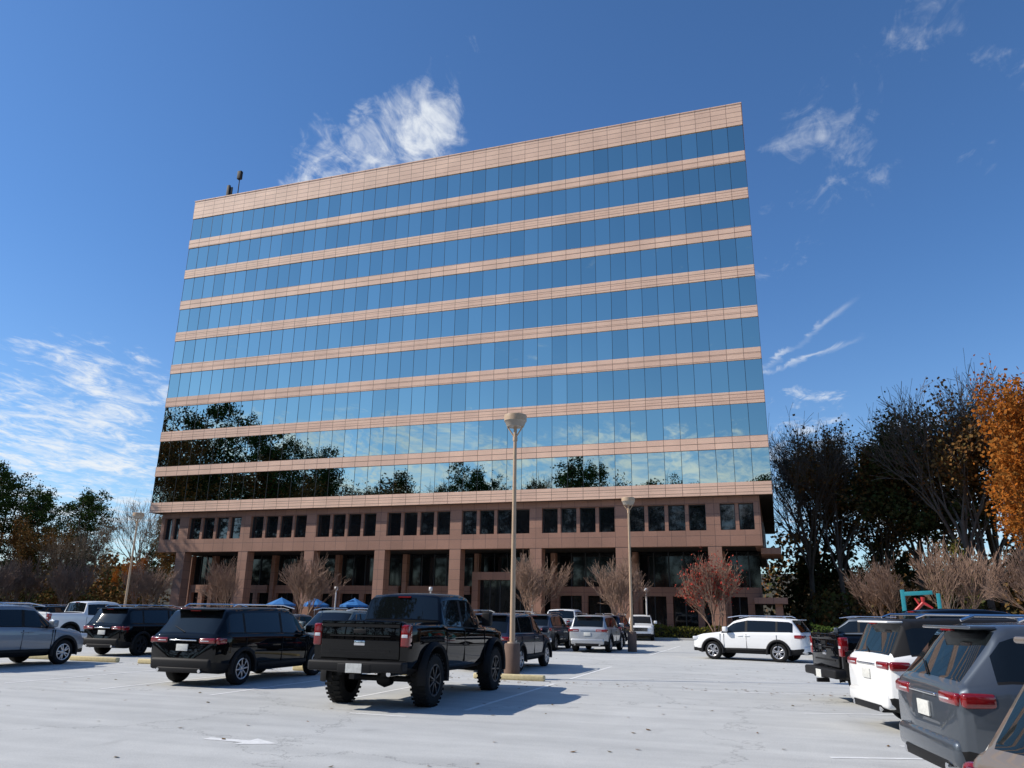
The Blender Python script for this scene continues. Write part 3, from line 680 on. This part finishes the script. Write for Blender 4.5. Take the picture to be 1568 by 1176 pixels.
# left-hand trees (seen directly)
for me,x,y,s in [(pines[0],-96,74,.84),(pines[1],-101,80,.84),(pines[0],-92,84,.72),(pines[1],-97,90,.80),(pines[0],-106,72,.88),(pines[1],-87,95,.66),(pines[0],-90,76,.66),(pines[1],-93,78,.74)]: tree('pine_tree',me,x,y,s)
for me,x,y,s in [(bare[0],-73,76,.80),(bare[1],-84,80,.7),(bare[0],-79,72,.55)]: tree('bare_tree',me,x,y,s)
for me,x,y,s in [(brown[0],-82,74,.6),(brown[1],-88,70,.66),(brown[0],-77,84,.62),(brown[1],-70,84,.6)]: tree('brown_tree',me,x,y,s)
tree('autumn_tree',orange[1],-72,74,.45); tree('autumn_tree',orange[0],-67,86,.55)
# trees left of and behind the camera (mirrored in the glass)
for i in range(20):
    t=54-i*5.2; me=[pines[0],bare[0],brown[0],pines[1],brown[1]][i%5]
    tree('pine_tree' if me in pines else 'bare_tree',me,-94+rt.uniform(-4,4),t,(1.47 if me in pines else 1.72)*rt.uniform(.88,1.08))
for i in range(26):
    s=-92+i*5.3; me=[pines[1],brown[0],pines[0],bare[1],pines[1]][i%5]
    tree('pine_tree' if me in pines else 'bare_tree',me,s,-44+rt.uniform(-4,4),(1.62-.013*i if me in pines else 1.9-.018*i)*rt.uniform(.84,1.05))
# wooded bank + distant mass of woodland all round
rng=random.Random(9)
bk=MB(); n=96; vs=[];fs=[]
for i in range(n):
    a=2*math.pi*i/n
    for r_,z in((125,0),(140,6+2*noise.noise(Vector((math.cos(a)*4,math.sin(a)*4,0)))),(180,11+3*noise.noise(Vector((math.cos(a)*5,math.sin(a)*5,3)))),(330,-.5)):
        vs.append((-30+r_*math.cos(a),20+r_*math.sin(a),z))
for i in range(n):
    j=(i+1)%n
    for k in range(3): fs.append((i*4+k,j*4+k,j*4+k+1,i*4+k+1))
bk.add(vs,fs,0,True); bk.obj('wooded_hill',[plain('leaf_litter',(.05,.043,.025),.95,var=.5,scale=.5)])
mb=MB(); lf=[[],[],[]]
def clump(x,y,h,rad,n,k,size):
    for _ in range(n):
        z=rng.uniform(0,1)**.8; rr=rad*math.sqrt(rng.random())*(1-.55*z*z); a=rng.uniform(0,6.28)
        lf[k].append((Vector((x+rr*math.cos(a),y+rr*math.sin(a),h*z+rng.gauss(0,.3))),size*rng.uniform(.6,1.4)))
for i in range(75): clump(rng.uniform(-2,60),rng.uniform(98,125),rng.uniform(8,14),rng.uniform(2.5,4),170,rng.choice([0,1,1,2]),.5)
for i in range(45): clump(rng.uniform(1,34),rng.uniform(90,100),rng.uniform(4,9),rng.uniform(2,3.2),200,rng.choice([0,0,1]),.42)
for i in range(80): clump(rng.uniform(-150,-64),rng.uniform(96,125),rng.uniform(7,11),rng.uniform(2.5,4),140,rng.choice([0,0,1,1,2]),.5)
for i in range(45): clump(rng.uniform(-92,-66),rng.uniform(64,80),rng.uniform(2,5),rng.uniform(1.5,3),130,rng.choice([0,1,1]),.3)
for i in range(60): clump(rng.uniform(2,30),rng.uniform(68,92),rng.uniform(1.5,5),rng.uniform(1.5,3),140,rng.choice([0,1,1]),.3)
for i in range(45): clump(rng.uniform(-112,-99),rng.uniform(-50,60),rng.uniform(8,20),3.5,110,0,.8)
for i in range(60): clump(rng.uniform(-110,60),rng.uniform(-60,-50),rng.uniform(8,22),3.5,110,0,.8)
for k in range(3): leaf_quads(mb,lf[k],rng,k)
mb.obj('distant_woodland',[LD,LB,leafmat('leaf_rust',(.24,.11,.04),(.13,.075,.035))])
# fallen leaves on the lot
mb=MB(); rg_=random.Random(3)
for _ in range(420):
    x=rg_.uniform(-20,6); y=rg_.uniform(8,32)
    if rg_.random()<.5: y=20.6+rg_.gauss(0,.35)
    s=rg_.uniform(.03,.06); a=rg_.uniform(0,6.28); c_,s_=math.cos(a)*s,math.sin(a)*s
    mb.add([(x-c_,y-s_,.012),(x+s_*.6,y-c_*.6,.014),(x+c_,y+s_,.022),(x-s_*.6,y+c_*.6,.013)],[(0,1,2,3)])
mb.obj('fallen_leaves',[LB])
def hedge(x0,x1,y,w,h,mat):
    rng=random.Random(int(x0*7)); mb=MB(); l=[]
    for _ in range(int((x1-x0)*420)):
        x=rng.uniform(x0,x1); hh=h*(.85+.25*noise.noise(Vector((x*.8,y,0))))
        f=rng.choice([0,1,2]); 
        if f==0: q=(x,y-w/2+rng.gauss(0,.05),rng.uniform(0.05,hh))
        elif f==1: q=(x,rng.uniform(y-w/2,y+w/2),hh+rng.gauss(0,.05))
        else: q=(x,rng.uniform(y-w/2,y+w/2),rng.uniform(0,hh))
        l.append((Vector(q),rng.uniform(.07,.16)))
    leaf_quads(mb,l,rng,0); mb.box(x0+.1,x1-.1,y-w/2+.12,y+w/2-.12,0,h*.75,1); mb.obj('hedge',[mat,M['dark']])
hedge(-62,-48,62.6,1.4,1.0,LH); hedge(-46,-31,62.6,1.4,1.1,LR); hedge(-25,-12,62.6,1.4,1.0,LH); hedge(-10.5,0.5,62.2,1.5,1.0,LY); hedge(2,14,60.5,1.5,1.2,LH)
def umbrella(x,y):
    e=empty('patio_umbrella',(x,y,.02)); p=MB(); p.tube((0,0,0),(0,0,2.75),.03,.03,8); p.lathe([(0,.08),(.3,.08),(.32,0)],16,0); p.lathe([(0,.74),(.5,.74),(.5,.70),(0,.70)],20,0); p.obj('pole_and_table',[M['whitep']],e)
    c=MB(); n=8
    vs=[(0,0,2.72)]+[(1.35*math.cos(2*math.pi*i/n),1.35*math.sin(2*math.pi*i/n),2.1) for i in range(n)]+[(1.36*math.cos(2*math.pi*i/n),1.36*math.sin(2*math.pi*i/n),1.93) for i in range(n)]
    c.add(vs,[(0,1+i,1+(i+1)%n) for i in range(n)]+[(1+i,9+i,9+(i+1)%n,1+(i+1)%n) for i in range(n)],0); c.obj('canopy',[M['blue']],e)
umbrella(-44.6,64.8); umbrella(-36.8,64.8); umbrella(-42.0,66.5)
for x in (-38.2,-28.8,-19.5,-10):
    e=MB(); e.tube((0,0,0),(0,0,3.4),.07,.06,10,0); e.lathe([(0,3.75),(.16,3.72),(.16,3.4),(0,3.38)],14,0); e.obj('path_light',[M['whitep']],None,(x,63.8,0))
e=empty('frame_sculpture',(7.6,50,0),R(-15)); s=MB()
s.box(-1.0,-.78,-.1,.1,0,3.3,0,.02); s.box(.80,1.0,-.1,.1,.0,3.1,0,.02); s.box(-.78,.80,-.098,.098,3.0,3.22,0,.02,Matrix.Rotation(R(-3),4,'Y')); s.box(-.78,.80,-.098,.098,1.7,1.88,0,.02)
s.tube((-.5,0,2.0),(.1,0,2.6),.09,.09,8,1); s.tube((.1,0,2.6),(.55,0,2.3),.09,.05,8,1); s.tube((.1,0,2.6),(.1,0,2.9),.09,.12,8,1); s.tube((-.05,0,2.4),(-.3,0,2.85),.06,.05,8,1)
s.obj('frame',[M['teal'],M['redp']],e)

# ------------------------------------------------------------ sky, sun
w=bpy.data.worlds.new('World'); scene.world=w; w.use_nodes=True; nt=w.node_tree; N=nt.nodes; Lk=nt.links
try: w.cycles.sampling_method='MANUAL'; w.cycles.sample_map_resolution=512
except Exception: pass
bg=N['Background']; SUN_EL=38; SUN_AZ=251
sky=N.new('ShaderNodeTexSky'); sky.sky_type='NISHITA'; sky.sun_disc=False; sky.sun_elevation=R(SUN_EL); sky.sun_rotation=R(SUN_AZ)
sky.air_density=1.0; sky.dust_density=.4; sky.ozone_density=2.4; sky.altitude=300
tc=N.new('ShaderNodeTexCoord')
def mth(op,a,b=None,c=None,clamp=False):
    n=N.new('ShaderNodeMath'); n.operation=op; n.use_clamp=clamp
    for i,v in enumerate((a,b,c)):
        if v is None: continue
        if isinstance(v,(int,float)): n.inputs[i].default_value=v
        else: Lk.new(v,n.inputs[i])
    return n.outputs[0]
def vmth(op,a,b=None):
    n=N.new('ShaderNodeVectorMath'); n.operation=op
    for i,v in enumerate((a,b)):
        if v is None: continue
        if isinstance(v,tuple): n.inputs[i].default_value=v
        else: Lk.new(v,n.inputs[i])
    return n
def smooth(v,a,b,o0=0,o1=1):
    n=N.new('ShaderNodeMapRange'); n.interpolation_type='SMOOTHSTEP'; Lk.new(v,n.inputs[0])
    n.inputs[1].default_value=a;n.inputs[2].default_value=b;n.inputs[3].default_value=o0;n.inputs[4].default_value=o1; return n.outputs[0]
dr=vmth('NORMALIZE',tc.outputs['Generated']).outputs[0]
sp=N.new('ShaderNodeSeparateXYZ'); Lk.new(dr,sp.inputs[0])
zc=mth('MAXIMUM',sp.outputs[2],0.0); zz=mth('ADD',zc,.10)
px=mth('DIVIDE',sp.outputs[0],zz); py=mth('DIVIDE',sp.outputs[1],zz)
cb=N.new('ShaderNodeCombineXYZ'); Lk.new(px,cb.inputs[0]); Lk.new(py,cb.inputs[1])
def nz(scale,det,dist,rough,off=(0,0,0),sc=(1,1,1),rot=0):
    mp=N.new('ShaderNodeMapping'); mp.inputs['Location'].default_value=off; mp.inputs['Scale'].default_value=sc; mp.inputs['Rotation'].default_value=(0,0,rot); Lk.new(cb.outputs[0],mp.inputs[0])
    n=N.new('ShaderNodeTexNoise'); n.inputs['Scale'].default_value=scale; n.inputs['Detail'].default_value=det; n.inputs['Distortion'].default_value=dist; n.inputs['Roughness'].default_value=rough
    Lk.new(mp.outputs[0],n.inputs['Vector']); return n.outputs['Fac']
n1=nz(7.5,5,.9,.60,(0,0,0),(1,.7,1),.5); n2=nz(2.2,2,.3,.5,(3,1,0)); n3=nz(22,4,1.2,.65,(1,5,0),(1,.55,1),.5)
lobes=[(-30.7,32.5,5,1.),(-27.1,34.6,5,1.),(-34,31.0,5,1.),(-25.4,38.8,4.5,.80),(-27,43,4,.55),(-29,29.6,6,.95),(6.3,29.8,6.5,.86),(3,26,5.5,.80),(12.8,34.2,6,.80),(9,31,5,.80),(18.5,30.5,6.5,.80),(17,38,6,.70),(6,35,5,.68),
 (-48.6,10.5,9,1.),(-52,7,10,1.),(-44,8,7,.9),(-42,14,6,.65),(3.1,12.4,5,.85),(3,9,7,.85),(10,8,8,.95),(18,9,7,.85),(24,13,7,.85)]
amt=None
for az,el,rad,s in lobes:
    v=(math.sin(R(az))*math.cos(R(el)),math.cos(R(az))*math.cos(R(el)),math.sin(R(el)))
    dt=vmth('DOT_PRODUCT',dr,v).outputs['Value']
    l=smooth(dt,math.cos(R(rad*1.3)),math.cos(R(rad*.1)),0,s)
    amt=l if amt is None else mth('MAXIMUM',amt,l)
el=sp.outputs[2]
back=smooth(sp.outputs[1],-.05,-.35)
band=mth('MULTIPLY',smooth(el,.06,.11),smooth(el,.20,.31,1,0))
hi=mth('MULTIPLY',smooth(el,.2,.3),smooth(el,.45,.62,.62,0))
amt=mth('MAXIMUM',amt,mth('MULTIPLY',mth('MAXIMUM',band,hi),back))
haze_c=mth('MULTIPLY',smooth(el,.0,.02),smooth(el,.10,.2,.65,0)); amt=mth('MAXIMUM',amt,haze_c)
th=mth('SUBTRACT',.90,mth('MULTIPLY',amt,.51))
mixn=mth('ADD',mth('ADD',mth('MULTIPLY',n1,.55),mth('MULTIPLY',n2,.20)),mth('MULTIPLY',n3,.25))
df=mth('SUBTRACT',mixn,th)
cl=smooth(df,.0,.25,0,.93)
# clouds of the right-hand part of the sky are thinner
cl=mth('MULTIPLY',cl,mth('SUBTRACT',1.0,mth('MULTIPLY',mth('MULTIPLY',smooth(sp.outputs[0],-.15,.0),smooth(el,.3,.42)),mth('MULTIPLY',smooth(sp.outputs[1],0,.2),.45))))
def streak(a0,e0,a1,e1,wd):
    v0=Vector((math.sin(R(a0))*math.cos(R(e0)),math.cos(R(a0))*math.cos(R(e0)),math.sin(R(e0)))); v1=Vector((math.sin(R(a1))*math.cos(R(e1)),math.cos(R(a1))*math.cos(R(e1)),math.sin(R(e1))))
    nrm=v0.cross(v1).normalized(); mid=(v0+v1).normalized(); along=(v1-v0).normalized(); hl_=(v1-v0).length/2
    d=mth('ABSOLUTE',mth('ADD',vmth('DOT_PRODUCT',dr,tuple(nrm)).outputs['Value'],mth('MULTIPLY',mth('SUBTRACT',n1,.5),.03)))
    u=mth('ABSOLUTE',vmth('DOT_PRODUCT',vmth('SUBTRACT',dr,tuple(mid)).outputs[0],tuple(along)).outputs['Value'])
    return mth('MULTIPLY',mth('MULTIPLY',smooth(d,.0,wd,.5,0),smooth(u,hl_*.5,hl_,1,0)),smooth(n1,.40,.62,.15,1))
cl=mth('MAXIMUM',cl,mth('MAXIMUM',streak(-.5,16.5,7.5,21.5,.005),streak(-1,16.3,7.5,18.6,.005)))
cd=N.new('ShaderNodeMixRGB'); Lk.new(cl,cd.inputs[0])
tint=N.new('ShaderNodeMixRGB'); tint.blend_type='MULTIPLY'; tint.inputs[0].default_value=1
tw=N.new('ShaderNodeMixRGB'); Lk.new(smooth(el,.02,.45),tw.inputs[0]); tw.inputs[1].default_value=(.84,1.0,1.14,1); tw.inputs[2].default_value=(.58,.87,1.16,1); Lk.new(tw.outputs[0],tint.inputs[2])
Lk.new(sky.outputs[0],tint.inputs[1]); Lk.new(tint.outputs[0],cd.inputs[1]); cd.inputs[2].default_value=(6.7,7.0,7.3,1)
Lk.new(cd.outputs[0],bg.inputs[0]); bg.inputs[1].default_value=.13
ld=bpy.data.lights.new('sun','SUN'); ld.energy=5.0; ld.angle=R(.5); ld.color=(1,.93,.83)
lo=bpy.data.objects.new('sun',ld); coll.objects.link(lo); lo.location=(0,0,80)
sd=Vector((math.sin(R(SUN_AZ))*math.cos(R(SUN_EL)),math.cos(R(SUN_AZ))*math.cos(R(SUN_EL)),math.sin(R(SUN_EL))))
lo.rotation_mode='QUATERNION'; lo.rotation_quaternion=sd.to_track_quat('Z','Y')
# ------------------------------------------------------------ camera
cam=bpy.data.cameras.new('camera'); cam.lens=27.05; cam.sensor_width=36; cam.clip_end=3000; cam.clip_start=.05
c=bpy.data.objects.new('camera',cam); coll.objects.link(c)
c.matrix_world=Matrix.Translation((0,0,1.75))@Matrix.Rotation(R(18.7),4,'Z')@Matrix.Rotation(R(106.5),4,'X')@Matrix.Rotation(R(.9),4,'Z')
scene.camera=c
print('done')
